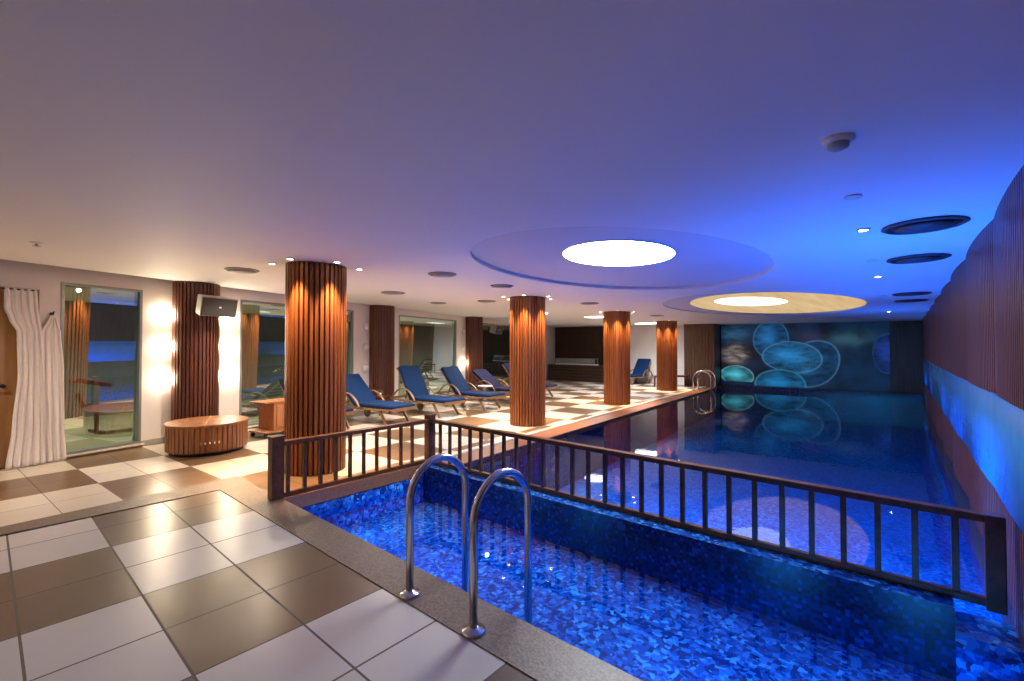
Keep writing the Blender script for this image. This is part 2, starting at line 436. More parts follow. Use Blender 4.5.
# the gym room beyond the glass
GYM_D = 4.6
M_GYMW = simple('gym_dark_wall', (.10, .115, .12), .7)
M_GYMF = wood('gym_floor_wood', (.36, .33, .20), (.50, .46, .30), scale=(6, 1.5, 6), rough=.4)
b = MB(); wbox(b, -2.0, 21, 0, 2.7, -GYM_D-.1, -GYM_D); wbox(b, -2.1, -2.0, 0, 2.7, -GYM_D, -.17); wbox(b, 21, 21.1, 0, 2.7, -GYM_D, -.17)
struct(b.build('wall_gym', M_GYMW))
b = MB(); wbox(b, -2.0, 21, -.06, -.005, -GYM_D, -.16); struct(b.build('floor', M_GYMF))
b = MB(); wbox(b, -2.0, 21, 2.5, 2.6, -GYM_D, -.17); struct(b.build('ceiling', M_WALL))
t = thing('weight_bench', (-10.9, 1.75, 0), 'dark red padded exercise bench seen through the first window', 'exercise bench', rz=RZW)
b = MB(); b.box((0, 0, .46), (1.15, .32, .09), None, 0, .03); b.build('seat_pad', simple('dark_red_vinyl', (.16, .03, .025), .4), t)
b = MB(); b.box((-.62, 0, .66), (.5, .32, .08), Matrix.Translation((-.1, 0, .1)) @ Matrix.Rotation(.25, 4, 'Y'), 0, .03); b.build('back_pad', MATS['dark_red_vinyl'], t)
for sx in (-.45, .45):
    b = MB(); b.bar((sx, 0, .42), (sx, 0, .03), .05, .05); b.bar((sx, -.25, .025), (sx, .25, .025), .05, .05); b.build('leg', M_BLACK, t)
b = MB(); b.bar((-.62, 0, .45), (-.72, 0, .72), .05, .05); b.build('back_support', M_BLACK, t)
t = thing('treadmill', (-11.3, 4.4, 0), 'dark treadmill seen through the second window', 'treadmill', rz=RZW)
b = MB(); b.box((0, 0, .10), (1.6, .70, .16), None, 0, .03); b.box((0, 0, .185), (1.5, .46, .012)); b.build('running_deck', M_BLACK, t)
for sy in (-1, 1):
    b = MB(); b.bar((.62, sy*.33, .12), (.80, sy*.33, 1.22), .07, .05); b.build('upright', M_GREYP, t)
    b = MB(); b.tube([(.80, sy*.33, 1.0), (.5, sy*.33, .98), (.32, sy*.33, .90)], .02, 10); b.build('handrail', M_STEEL, t)
b = MB(); b.bar((.78, -.36, 1.24), (.78, .36, 1.24), .30, .08); b.build('console', M_BLACK, t)
# far walls
b = MB(); b.box((-7.83, 18.72, 1.3), (2.7, .2, 2.7)); struct(b.build('wall_back', M_WALL))
def slat_wall(name, p0, p1, z0, z1, pitch, depth, mat, thick=.05, bow=None):
    # vertical slats: battens of rectangular section on a backing board, one mesh
    p0 = Vector(p0); p1 = Vector(p1); d = (p1-p0); L = d.length; d.normalize(); n = Vector((-d.y, d.x))
    pts = []; k = int(L/pitch)
    for i in range(k):
        a = i*L/k; c = a+.68*L/k; e = (i+1)*L/k
        for t, h in ((a, depth), (c, depth), (c, 0), (e, 0)):
            off = h+(bow(t) if bow else 0)
            pts.append(p0+d*t+n*off)
    bm = bmesh.new()
    lo = [bm.verts.new((p.x, p.y, z0)) for p in pts]; hi = [bm.verts.new((p.x, p.y, z1)) for p in pts]
    for i in range(len(pts)-1): bm.faces.new((lo[i], lo[i+1], hi[i+1], hi[i]))
    me = bpy.data.meshes.new(name); bm.to_mesh(me); bm.free(); me.materials.append(mat)
    o = bpy.data.objects.new(name, me); COL.objects.link(o); return o
o = slat_wall('wall_bar', (-9.15, 18.45), (-13.3, 18.45), 0, 2.75, .11, .02, W_DARK); struct(o)
b = MB(); b.box((-9.2, 18.5, 1.3), (.08, .5, 2.7)); struct(b.build('wall_bar_side', W_DARK))
# wood panel wall left of the mural
b = MB(); b.box((-6.0, 18.55, 1.27), (1.16, .7, 2.62))
for k in range(11): b.box((-6.53+k*.106, 18.185, 1.27), (.078, .03, 2.62))
struct(b.build('wall_wood_panel', wood('panel_wood', (.075, .036, .02), (.16, .08, .042), rough=.4)))
b = MB(); b.box((-2.4, 19.125, 1.3), (6.6, .2, 2.8)); struct(b.build('wall_mural_side', M_BLACK))
o = slat_wall('wall_far_slats', (.62, 19.02), (-.28, 19.02), 0, 2.6, .09, .02, W_DARK); struct(o)
# rear walls of the room (behind the camera)
b = MB(); b.box((-3.4, -3.25, 1.3), (9.0, .1, 2.8)); struct(b.build('wall_rear', M_WALL))

# right wall: scalloped slatted timber above and below a pale blue glass band
PER = 1.9; Y0 = 4.75
def bowX(Y): return .034*abs(math.sin(PI*(Y-Y0)/PER))**.8
def rwall(name, z0, z1, mat, base, pitch, depth, xin=0):
    ya = -3.2; yb = 19.1; step = pitch; pts = []
    n = int((yb-ya)/step)
    for i in range(n):
        a = ya+i*step
        for t, h in ((a, depth), (a+.68*step, depth), (a+.68*step, 0), (a+step, 0)):
            pts.append((base-bowX(t)-h, t))
    bm = bmesh.new()
    lo = [bm.verts.new((p[0], p[1], z0)) for p in pts]; hi = [bm.verts.new((p[0], p[1], z1)) for p in pts]
    for i in range(len(pts)-1): bm.faces.new((lo[i], hi[i], hi[i+1], lo[i+1]))
    me = bpy.data.meshes.new(name); bm.to_mesh(me); bm.free(); me.materials.append(mat)
    o = bpy.data.objects.new(name, me); COL.objects.link(o); return struct(o)
rwall('wall_right', 1.17, 2.75, W_WALL, .53, .058, .012)
rwall('wall_right', -.35, .50, W_WALL, .53, .058, .012)
b = MB(); n = 400
pts = [(.497-.35*bowX(-3.2+22.3*i/n), -3.2+22.3*i/n) for i in range(n+1)]
for z0_, z1_, x0_, x1_, mi in ((.50, 1.17, 0, 0, 0),):
    for i in range(n):
        (xa, ya), (xb, yb) = pts[i], pts[i+1]
        f = b.poly([(xa, ya, z0_), (xb, yb, z0_), (xb, yb, z1_), (xa, ya, z1_)], 0); f.smooth = True
        b.poly([(xa, ya, z1_), (xb, yb, z1_), (xb+.06, yb, z1_), (xa+.06, ya, z1_)], 0)
        b.poly([(xa, ya, z0_), (xb, yb, z0_), (xb+.06, yb, z0_), (xa+.06, ya, z0_)], 0)
bmesh.ops.remove_doubles(b.bm, verts=b.bm.verts[:], dist=1e-5)
struct(b.build('trim_glass_band', M_BAND))
b = MB()
b.poly([(.6, 1.9, -1.3), (.6, 19, -1.3), (.6, 19, -.0), (.6, 1.9, -.0)])
struct(b.build('pool_wall', M_MOS))
b = MB()
for k in range(12):
    y = Y0+PER*(k-4)
    b.bar((.535, y, -.2), (.535, y, 2.6), .03, .05)
struct(b.build('trim_seams', M_BLACK))

# ------------------------------------------------------------------ mural (photographic jellyfish print)
def sm(a, b_, x):
    t = max(0, min(1, (x-a)/(b_-a))); return t*t*(3-2*t)
def mural_col(u, v):        # u 0..1 left-right, v 0..1 bottom-top; pixel-space of the print is 167 x 60
    px = 723+u*167; py = 384-v*61
    n = noise.fractal(Vector((u*9, v*5, 1.3)), 1, 2, 4)
    n2 = noise.fractal(Vector((u*16, v*22, 7.7)), 1, 2, 4)
    c = Vector((.0015, .007, .022))*(1+.5*n)
    c += Vector((.001, .010, .030))*sm(.0, 1, .6+n)
    # warm light at the left painted into the print, top left water glints
    m_ = math.exp(-(((px-735)/11)**2+((py-354)/9)**2)**1.4)
    c += Vector((.40, .31, .22))*m_*(.65+.9*max(-.6, n2))
    m_ = math.exp(-(((px-735)/13)**2+((py-333)/7)**2)); c += Vector((.02, .09, .17))*m_*(1+.8*n2)
    m_ = math.exp(-(((px-850)/22)**2+((py-339)/6)**2)); c += Vector((.03, .075, .07))*m_*(.8+.9*n)
    m_ = math.exp(-(((px-810)/12)**2+((py-337)/6)**2)); c += Vector((.03, .01, .02))*m_
    # jellyfish: (cx, cy, rx, ry, rotation, body colour, rim colour, clip below y)
    J = [(771, 339, 18, 19, 0, (.008, .12, .34), (.05, .30, .52), 999),
         (888, 352, 16, 17, 0, (.01, .03, .22), (.02, .07, .34), 999),
         (812, 362, 29, 21, -.35, (.006, .07, .20), (.10, .30, .48), 999),
         (792, 356, 31, 15, .06, (.012, .17, .42), (.12, .34, .52), 999),
         (737, 375, 17, 10, .1, (.06, .42, .52), (.35, .62, .66), 381),
         (780, 383, 26, 15.5, 0, (.008, .17, .40), (.06, .42, .56), 999)]
    for cx, cy, rx, ry, ro, bc, rc, clip in J:
        dx = px-cx; dy = py-cy
        x = dx*math.cos(ro)+dy*math.sin(ro); y = -dx*math.sin(ro)+dy*math.cos(ro)
        d = math.hypot(x/rx, y/ry)*(1+.035*noise.noise(Vector((math.cos(math.atan2(y, x))*1.6+cx, math.sin(math.atan2(y, x))*1.6, cy))))
        if d < 1.06 and py < clip:
            inside = 1-sm(.97, 1.03, d)
            rim = .7*math.exp(-((d-.965)/.028)**2)
            core = 1-sm(0, .8, math.hypot((x+rx*.15)/rx, (y+ry*.1)/ry))
            col = Vector(bc)*(.50+1.1*core+.45*n2+.05*math.sin(11*math.atan2(y, x)+4*n)*sm(.3, .9, d))
            c = c.lerp(col, inside*.9); c = c.lerp(Vector(rc), min(1, rim*.75))
    # trailing frilled arms of the centre jellyfish
    if 796 < px < 822 and 356 < py < 372:
        fr = abs(math.sin(px*1.1+3*math.sin(py*.6)))
        c += Vector((.03, .10, .14))*(fr**6)*math.exp(-((px-807)/9)**2)
    return [max(0, min(1, v_)) for v_ in c]
NX, NZ = 300, 130
MX0, MX1, MZ0, MZ1 = -5.40, -.28, .091, 2.42
bm = bmesh.new(); cl = bm.loops.layers.float_color.new('Print')
grid = [[bm.verts.new((MX0+(MX1-MX0)*i/NX, 19.0, MZ0+(MZ1-MZ0)*j/NZ)) for i in range(NX+1)] for j in range(NZ+1)]
# the print is wider near the viewer's right because of the view, so sample in the print's own metres
def ucoord(i): 
    X = MX0+(MX1-MX0)*i/NX
    r = (X*.7588+19*.6512)/(19*.7588-X*.6512)
    px = 512+453.5*r
    return (px-723)/167
us = [ucoord(i) for i in range(NX+1)]
cols = [[mural_col(us[i], j/NZ) for i in range(NX+1)] for j in range(NZ+1)]
for j in range(NZ):
    for i in range(NX):
        f = bm.faces.new((grid[j][i], grid[j][i+1], grid[j+1][i+1], grid[j+1][i]))
        for l, (a, c_) in zip(f.loops, ((i, j), (i+1, j), (i+1, j+1), (i, j+1))): l[cl] = (*cols[c_][a], 1)
r = bmesh.ops.extrude_face_region(bm, geom=[e_ for e_ in bm.edges if e_.is_boundary]) if False else None
me = bpy.data.meshes.new('jellyfish_mural'); bm.to_mesh(me); bm.free()
m, nt, out = new_mat('mural_print')
at_ = nd(nt, 'ShaderNodeVertexColor', layer_name='Print')
p = principled(nt, out, at_.outputs[0], .35, 0, .3)
nt.links.new(mixc(nt, .85, at_.outputs[0], (0.0, 0.0, 0.0)), p.inputs['Base Color']); nt.links.new(at_.outputs[0], p.inputs['Emission Color']); p.inputs['Emission Strength'].default_value = .70  # print colours also drive the emission
me.materials.append(m)
mur = bpy.data.objects.new('jellyfish_mural', me); COL.objects.link(mur)
tag(mur, 'dark blue glowing wall print of pale jellyfish at the far end of the pool', 'mural')

# ------------------------------------------------------------------ slatted columns
def fluted(bm_, cx, cy, r, n, z0, z1f, depth=.028, frac=.66):
    pts = []
    for k in range(n):
        a0 = 2*PI*k/n; a1 = a0+2*PI*frac/n; a2 = 2*PI*(k+1)/n
        for a, rr in ((a0, r), ((a0+a1)/2, r*1.0005), (a1, r), (a1, r-depth), (a2, r-depth)):
            pts.append((cx+rr*math.cos(a), cy+rr*math.sin(a)))
    lo = [bm_.verts.new((p[0], p[1], z0)) for p in pts]; hi = [bm_.verts.new((p[0], p[1], z1f(*p))) for p in pts]
    m_ = len(pts)
    for i in range(m_): bm_.faces.new((lo[i], lo[(i+1) % m_], hi[(i+1) % m_], hi[i]))
    bm_.faces.new(hi); bm_.faces.new(lo[::-1])
COLS = [(-5.53, 2.70), (-5.61, 7.01), (-5.84, 11.16), (-6.33, 15.83)]
clab = ['nearest slatted wooden column, standing behind the near corner of the wooden railing',
        'second slatted wooden column from the camera, at the pool edge beyond the railing corner',
        'third slatted wooden column along the pool, between the dark bar and the white wall',
        'farthest and smallest slatted wooden column, in front of the white end wall']
def lamp_spot(name, loc, tgt, energy, col, size, blend=.6, rad=.03):
    l = bpy.data.lights.new(name, 'SPOT'); l.energy = energy; l.color = col; l.spot_size = math.radians(size); l.spot_blend = blend; l.shadow_soft_size = rad
    o = bpy.data.objects.new(name, l); COL.objects.link(o); o.location = loc
    o.rotation_euler = (Vector(tgt)-Vector(loc)).to_track_quat('-Z', 'Y').to_euler(); return o
def lamp_point(name, loc, energy, col, rad=.05):
    l = bpy.data.lights.new(name, 'POINT'); l.energy = energy; l.color = col; l.shadow_soft_size = rad
    o = bpy.data.objects.new(name, l); COL.objects.link(o); o.location = loc; return o
def lamp_area(name, loc, tgt, energy, col, sx, sy, spread=180):
    l = bpy.data.lights.new(name, 'AREA'); l.energy = energy; l.color = col; l.shape = 'RECTANGLE'; l.size = sx; l.size_y = sy; l.spread = math.radians(spread)
    o = bpy.data.objects.new(name, l); COL.objects.link(o); o.location = loc
    o.rotation_euler = (Vector(tgt)-Vector(loc)).to_track_quat('-Z', 'Y').to_euler(); return o
WARM = (1.0, .66, .36)
names4 = ['nearest column', 'second column', 'third column', 'farthest column']
for k, (cx, cy) in enumerate(COLS):
    b = MB(); fluted(b.bm, cx, cy, .352, 38, 0, lambda x, y: zc(x, y)-.002, .04, .6)
    o = b.build('slatted_column', W_COL)
    tag(o, clab[k], 'column')
    b = MB(); b.lathe([(.33, 0), (.33, .03), (.31, .03)], (cx, cy, .0), 40); c_ = b.build('column_base', M_BLACK, o)
# spot fittings around columns
b = MB(); b.lathe([(.05, 0), (.052, -.008), (.036, -.010), (.036, -.002), (.0005, -.002)], (0, 0, 0), 20)
proto_rim = None
first = None
for k, (cx, cy) in enumerate(COLS):
    for j in range(6):
        a = math.radians(-60+60*j); r_ = .50
        x, y = cx+r_*math.cos(a), cy+r_*math.sin(a); z = zc(x, y)
        lab = 'small round ceiling spotlight beside the top of the %s' % names4[k]
        if first is None:
            first = thing('column_spotlight', (x, y, z), lab, 'spotlight', 'spotlights ringing the '+names4[k])
            b.build('rim', M_WHITE, first)
            b = MB(); b.lathe([(.034, -.004), (.030, -.0075), (.001, -.009)], (0, 0, 0), 16); b.build('bulb', M_LAMP, first)
        else:
            dup(first, (x, y, z), 0, lab, 'spotlights ringing the '+names4[k])
        E = (300, 280, 260, 240)[k]
        lamp_spot('spot_beam', (x, y, z-.03), (cx+(r_-.13)*math.cos(a), cy+(r_-.13)*math.sin(a), 0), E, (1.0, .62, .30), 62, .8, .03)

# half-round pilasters on the window wall
PIL = [2.32, 6.66, 11.05]
plab = ['slatted half-round pilaster behind the drum bench, speaker hung on it', 'slatted dark half-round pilaster behind the blue loungers between two windows',
        'slatted half-round pilaster with black speaker, third along the window wall']
def half_fluted(bm_, s, off, r, lift, n, depth=.035):
    pts = [(r, 0)]
    for k in range(n):
        a0 = PI*k/n; a1 = PI*(k+.62)/n; a2 = PI*(k+1)/n
        for a, rr in ((a0, r), (a1, r), (a1, r-depth), (a2, r-depth)): pts.append((rr*math.cos(a), lift+rr*math.sin(a)))
    pts.append((-r+depth, 0))
    P = [W(s+p[0], off+p[1]) for p in pts]
    lo = [bm_.verts.new((p.x, p.y, 0)) for p in P]; hi = [bm_.verts.new((p.x, p.y, zc(p.x, p.y)-.002)) for p in P]
    for i in range(len(P)): bm_.faces.new((lo[i], lo[(i+1) % len(P)], hi[(i+1) % len(P)], hi[i]))
    bm_.faces.new(hi); bm_.faces.new(lo[::-1])
for k, s in enumerate(PIL):
    c = W(s, .06)
    b = MB(); half_fluted(b.bm, s, .02, (.335, .33, .335)[k], .10, 19)
    tag(b.build('slatted_pilaster', W_RED), plab[k], 'pilaster')

# ------------------------------------------------------------------ wall sconces
def sconce(s, z, lit, label, group):
    p = W(s, 0, z)
    t = thing('wall_sconce', p, label, 'wall lamp', group, rz=RZW)
    xf = Matrix.Rotation(PI/2, 4, 'X').to_4x4()
    xf = Matrix.Rotation(-PI/2, 4, 'X')   # local z -> local +y ... corrected below
    xf = Matrix(((1, 0, 0, 0), (0, 0, -1, 0), (0, 1, 0, 0), (0, 0, 0, 1)))  # z -> -y
    b = MB(); b.lathe([(.045, 0), (.048, .004), (.048, .030), (.040, .034)], (0, 0, 0), 28, xf); b.build('mount', M_WHITE, t)
    b = MB(); b.lathe([(.093, .032), (.090, .050), (.070, .068), (.035, .078), (.001, .081)], (0, 0, 0), 28, xf); b.build('shade', M_SCON if lit else M_WHITE, t)
    return t
# wall frame local axes: x along wall, y = z cross x ; NW = -y? handled by xf sign
for nm, s, on, where, gr in (('a', 1.895, (1, 1, 1), 'left of the speaker pilaster', 'lit sconces left of the speaker pilaster'),
                         ('b', 2.935, (1, 1, 1), 'right of the speaker pilaster', 'lit sconces right of the speaker pilaster'),
                         ('c', 6.235, (0, 0, 0), 'left of the dark second pilaster', 'unlit sconces by the second pilaster'),
                         ('d', 10.60, (0, 0, 8), 'left of the third pilaster', None)):
    for z, e_, pos in zip((2.03, 1.52, 1.0), on, ('top', 'middle', 'bottom')):
        st = 'glowing' if e_ else 'unlit white'
        sconce(s, z, e_, '%s %s round wall sconce %s' % (pos, st, where), gr if gr else ('unlit sconces by the third pilaster' if not e_ else None))

# ------------------------------------------------------------------ speakers
def speaker(loc, rz, rx, w, h, d, label):
    t = thing('wall_speaker', loc, label, 'speaker', rz=rz)
    xf = Matrix.Rotation(rx, 4, 'X')
    # trapezoid cabinet: wide front at -y
    pts = [(-w/2, -d/2), (w/2, -d/2), (w*.33, d/2), (-w*.33, d/2)]
    b = MB(); b.prism(pts, -h/2, h/2, 0, xf)
    bmesh.ops.bevel(b.bm, geom=b.bm.edges[:], offset=.008, segments=2, affect='EDGES'); b.build('cabinet', M_GREYP, t)
    b = MB(); b.box((0, -d/2-.006, 0), (w*.95, .012, h*.92), xf, 0, .004); g = b.build('grille', M_MESH, t)
    b = MB(); b.box((0, -d/2-.014, 0), (.035, .004, .022), xf); b.build('badge', M_WHITE, g)
    b = MB(); b.bar((0, d/2-.02, 0), (0, d/2+.14, 0), .05, .05); b.box((0, d/2+.14, 0), (.1, .02, .14)); b.build('wall_bracket', M_BLACK, t)
p = W(2.30, .66, 2.17)
speaker(p, math.radians(104), math.radians(12), .56, .30, .30, 'grey box speaker with dark grille hung high on the first pilaster')
p = W(11.75, .62, 2.15)
speaker(p, math.radians(104), math.radians(12), .50, .30, .28, 'black box speaker hung high beside the third pilaster')

# ------------------------------------------------------------------ drum bench
t = thing('drum_bench', (-7.77, 2.17, 0), 'low round slatted wooden drum bench in front of the speaker pilaster', 'bench', rz=math.radians(20))
b = MB()
R_ = .52
fluted(b.bm, 0, 0, R_-.012, 48, .05, lambda x, y: .40, .016, .8); b.build('slatted_side', W_BENCH, t)
b = MB(); b.lathe([(R_-.01, .395), (R_+.004, .40), (R_+.004, .425), (R_-.01, .432), (.001, .432)], (0, 0, 0), 64, smooth=False)
b.build('bench_top', W_BENCH, t)
b = MB()
for a in (20, 80, 140): 
    ca, sa = math.cos(math.radians(a)), math.sin(math.radians(a))
    b.bar((-ca*.5, -sa*.5, .4335), (ca*.5, sa*.5, .4335), .018, .003)
b.build('top_inlay', W_DOOR, t)
b = MB(); b.lathe([(R_-.06, 0), (R_-.06, .055)], (0, 0, 0), 40); b.build('plinth', M_BLACK, t)
vd = math.atan2(-2.17, 7.77)-math.radians(20)
for k in range(5):  # row of small pale metallic marks on the drum side
    a = vd+(-.16+k*.105)
    b = MB(); M = Matrix.Rotation(a, 4, 'Z') @ Matrix.Translation((R_-.008, 0, .185)); b.box((0, 0, 0), (.012, .018, .035-(.008 if k in (0, 3) else 0)), M)
    b.build('pale_mark', M_BRASS, t)

# ------------------------------------------------------------------ towel cart
t = thing('wheeled_cart', (-8.25, 3.38, 0), 'orange-brown wooden cart on casters half hidden behind the nearest column', 'cart', rz=RZW)
b = MB(); b.box((0, 0, .34), (.50, .40, .46), None, 0, .006); b.build('cabinet', W_CART, t)
b = MB(); b.box((-.08, 0, .585), (.68, .42, .025), None, 0, .005); b.build('top_shelf', W_CART, t)
b = MB(); b.box((-.08, 0, .095), (.68, .42, .025), None, 0, .005); b.build('base_board', W_CART, t)
b = MB(); b.box((0, -.206, .34), (.40, .012, .36), None, 0, .004); d_ = b.build('door', W_CART, t)
b = MB(); b.bar((.15, -.222, .28), (.15, -.222, .40), .012, .016); b.build('handle', M_STEEL, d_)
for sx in (-.37, .20):
    for sy in (-.17, .17):
        b = MB(); b.lathe([(.035, -.013), (.038, -.008), (.038, .008), (.035, .013)], (0, 0, 0), 16, Matrix.Translation((sx, sy, .038)) @ Matrix.Rotation(PI/2, 4, 'X'))
        b.box((sx, sy, .068), (.03, .04, .030)); b.build('caster', M_RUBBER, t)

# ------------------------------------------------------------------ sun loungers (x = 0 foot, +x towards the head)
def lounger(loc, rz, ang, label, fab, group='blue-cushioned sun loungers along the windows'):
    t = thing('sun_lounger', loc, label, 'sun lounger', group, rz=rz)
    wd = .62; hz_ = .30
    b = MB()
    for sy in (-1, 1):
        y = sy*(wd/2-.015); pts = [(.03, hz_+.01), (.5, hz_-.01), (1.1, hz_-.015), (1.9, hz_+.02)]
        for (xa, za), (xb, zb) in zip(pts, pts[1:]): b.bar((xa, y, za), (xb, y, zb), .028, .06, (0, 0, 1) if False else (0, 1, 0))
    for k in range(9): b.box((.1+k*.145, 0, hz_+.012), (.06, wd-.05, .016))
    b.box((.03, 0, hz_+.01), (.03, wd, .06)); b.box((1.9, 0, hz_+.02), (.03, wd, .05))
    b.build('frame', W_CHAIR, t)
    for sy in (-1, 1):
        y = sy*(wd/2-.03)
        b = MB(); b.bar((.42, y, hz_), (.20, y*1.05, 0.004), .05, .032, (0, 1, 0), bev=.004); b.build('leg', W_CHAIR, t)
        b = MB(); b.bar((1.32, y, hz_), (1.48, y, .09), .05, .032, (0, 1, 0), bev=.004); b.build('leg', W_CHAIR, t)
        b = MB(); X = Matrix.Translation((1.48, y+sy*.035, .10)) @ Matrix.Rotation(PI/2, 4, 'X')
        b.lathe([(.085, -.016), (.1, -.012), (.1, .012), (.085, .016)], (0, 0, 0), 24, X); b.build('wheel', W_CHAIR, t)
        # bowed armrest
        pts = []
        for q in range(11):
            a = q/10
            x = .95+a*.78; z = hz_+.02+.26*math.sin(PI*min(1, a*1.0))**.75
            pts.append((x, sy*(wd/2+.025), z))
        b = MB(); b.tube(pts, .026, 8, flat=(.55, 1.0)); b.build('armrest', W_CHAIR, t)
    # back frame
    hx = 1.18; a = math.radians(ang); L = .80
    M = Matrix.Translation((hx, 0, hz_+.03)) @ Matrix.Rotation(-a, 4, 'Y')
    b = MB()
    for sy in (-1, 1): b.box((L/2, sy*(wd/2-.05), -.012), (L, .03, .045), M)
    for k in range(6): b.box((.07+k*.13, 0, -.012), (.05, wd-.12, .016), M)
    b.box((L, 0, -.012), (.04, wd-.02, .05), M)
    b.bar(tuple(M @ Vector((L*.6, 0, -.03))), (hx+L*.62*math.cos(a)+.22, 0, hz_), .03, .03)
    b.build('back_frame', W_CHAIR, t)
    b = MB()
    b.box((.40, 0, hz_+.06), (.76, wd-.03, .075), None, 0, .03); b.box((.985, 0, hz_+.06), (.40, wd-.03, .075), None, 0, .03)
    o = b.build('seat_cushion', fab, t)
    b = MB(); b.box((L*.5+.02, 0, .04), (L+.02, wd-.03, .075), M, 0, .03); b.build('back_cushion', fab, t)
    for o in t.children:
        for p_ in o.data.polygons: p_.use_smooth = o.name.startswith(('seat', 'back_cushion'))
    return t
R = math.radians
lounger((-7.62, 4.16, 0), R(181), 38, 'blue sun lounger mostly hidden behind the nearest column, only its foot end showing', M_NAVYF)
lounger((-7.33, 5.36, 0), R(188), 42, 'bright blue reclined sun lounger just right of the nearest column', M_BLUEF)
lounger((-7.33, 6.68, 0), R(184), 60, 'blue sun lounger with upright back in front of the large window', M_BLUEF)
lounger((-7.38, 8.12, 0), R(184), 50, 'blue sun lounger left of the white-topped side table, below the third pilaster', M_BLUEF)
lounger((-7.55, 9.55, 0), R(184), 36, 'navy sun lounger reclined low, behind the white-topped side table', M_NAVYF)
lounger((-7.9, 11.1, 0), R(184), 52, 'navy sun lounger partly hidden behind the second column', M_NAVYF)
lounger((-8.55, 16.85, 0), R(84), 54, 'small blue sun lounger against the white end wall', M_BLUEF, None)

# side tables
def pedestal(loc, label, r, h):
    t = thing('side_table', loc, label, 'side table')
    b = MB(); b.lathe([(r, h-.025), (r, h), (r-.01, h+.003), (.001, h+.003)], (0, 0, 0), 28); b.build('tabletop', M_WHITE, t)
    b = MB(); b.lathe([(.02, .02), (.02, h-.02)], (0, 0, 0), 12); b.build('stem', M_STEEL, t)
    b = MB(); b.lathe([(.14, 0), (.15, .012), (.05, .03), (.02, .035)], (0, 0, 0), 24); b.build('base', M_WHITE, t)
    return t
pedestal((-9.15, 7.42, 0), 'round white pedestal side table between the loungers by the third pilaster', .20, .50)
pedestal((-8.55, 8.85, 0), 'round white pedestal side table behind the low navy lounger', .20, .48)
def lantern(loc, label):
    t = thing('glass_lantern', loc, label, 'lantern')
    b = MB(); b.lathe([(.05, 0), (.055, .005), (.055, .015)], (0, 0, 0), 16); b.build('base', M_STEEL, t)
    b = MB(); b.lathe([(.03, .015), (.03, .07), (.001, .075)], (0, 0, 0), 14); b.build('candle', M_WHITE, t)
    b = MB()
    for k in range(8):
        a = 2*PI*k/8; b.tube([(.05*math.cos(a), .05*math.sin(a), .015), (.07*math.cos(a), .07*math.sin(a), .07), (.035*math.cos(a), .035*math.sin(a), .14)], .003, 5)
    b.lathe([(.036, .138), (.036, .144)], (0, 0, 0), 16); b.build('cage', M_STEEL, t)
def stool_table(loc, rz, label, w=.42, h=.42):
    t = thing('wooden_side_table', loc, label, 'side table', rz=rz)
    b = MB()
    for k in range(6): b.box((-w/2+w/12+k*w/6, 0, h), (w/6-.01, w, .02))
    b.box((0, w/2-.03, h-.03), (w-.06, .02, .04)); b.box((0, -w/2+.03, h-.03), (w-.06, .02, .04)); b.build('tabletop', W_RAIL, t)
    for sx in (-1, 1):
        for sy in (-1, 1):
            b = MB(); b.bar((sx*(w/2-.03), sy*(w/2-.03), .002), (sx*(w/2-.04), sy*(w/2-.04), h-.01), .03, .03); b.build('leg', W_RAIL, t)
    return t
stool_table((-8.95, 5.85, 0), R(10), 'low wooden side table with a lantern between the first two bright blue loungers', .36, .40)
lantern((-8.95, 5.85, .411), 'small wire lantern standing on the low wooden side table')
stool_table((-7.05, 17.0, 0), R(20), 'brown wooden side table seen left of the farthest column base', .5, .42)
stool_table((-6.55, 17.75, 0), R(5), 'dark side table just showing right of the farthest column base', .5, .42)

# ------------------------------------------------------------------ bar counter at the far end
t = thing('bar_counter', (-10.93, 17.55, 0), 'long low dark wooden counter in the unlit recess at the far end', 'counter')
b = MB()
for k in range(5): b.box((0, 0, .07+k*.135), (3.36, .5, .128), None, 0, .004)
b.build('body', W_DARK, t)
b = MB(); b.box((0, 0, .715), (3.40, .56, .03), None, 0, .005); b.build('counter_top', W_DARK, t)
t = thing('display_hood', (-11.25, 17.6, .73), 'low glass hood with white base strip standing on the dark counter', 'glass hood')
b = MB(); b.box((0, 0, .02), (2.15, .34, .04), None, 0, .012); b.build('base_strip', M_MARBLE, t)
b = MB(); b.box((0, 0, .28), (2.1, .30, .018), None, 0, .006)
for sx in (-1, 1):
    for sy in (-1, 1): b.bar((sx*1.03, sy*.14, .04), (sx*1.03, sy*.14, .275), .02, .02)
b.build('top_frame', M_VENT, t)
b = MB(); b.box((0, -.135, .158), (2.05, .006, .235)); b.build('glass', M_GLASS, t)

# ------------------------------------------------------------------ railing
t = thing('wooden_railing', (-4.72, 3.84, 0), 'low dark wooden railing with slim balusters on the wall between the two pools', 'railing')
def rl(name, fn, p0=t, lab=None):
    b = MB(); fn(b); o = b.build(name, W_RAIL, p0); 
    o.matrix_parent_inverse = Matrix.Translation((4.72, -3.84, 0)); return o
PH = .615
rl('post', lambda b: (b.box((-4.72, 1.905, PH/2+.003), (.115, .115, PH-.006), None, 0, .006), b.box((-4.72, 1.905, PH+.004), (.13, .13, .018), None, 0, .005)))
rl('post', lambda b: (b.box((-4.72, 3.84, PH/2), (.105, .105, PH), None, 0, .006), b.box((-4.72, 3.84, PH+.004), (.12, .12, .018), None, 0, .005)))
rl('post', lambda b: b.box((.40, 3.84, .255), (.085, .085, .55), None, 0, .006))
rl('top_rail', lambda b: b.box((-4.72, 2.87, .545), (.075, 1.84, .045), None, 0, .008))
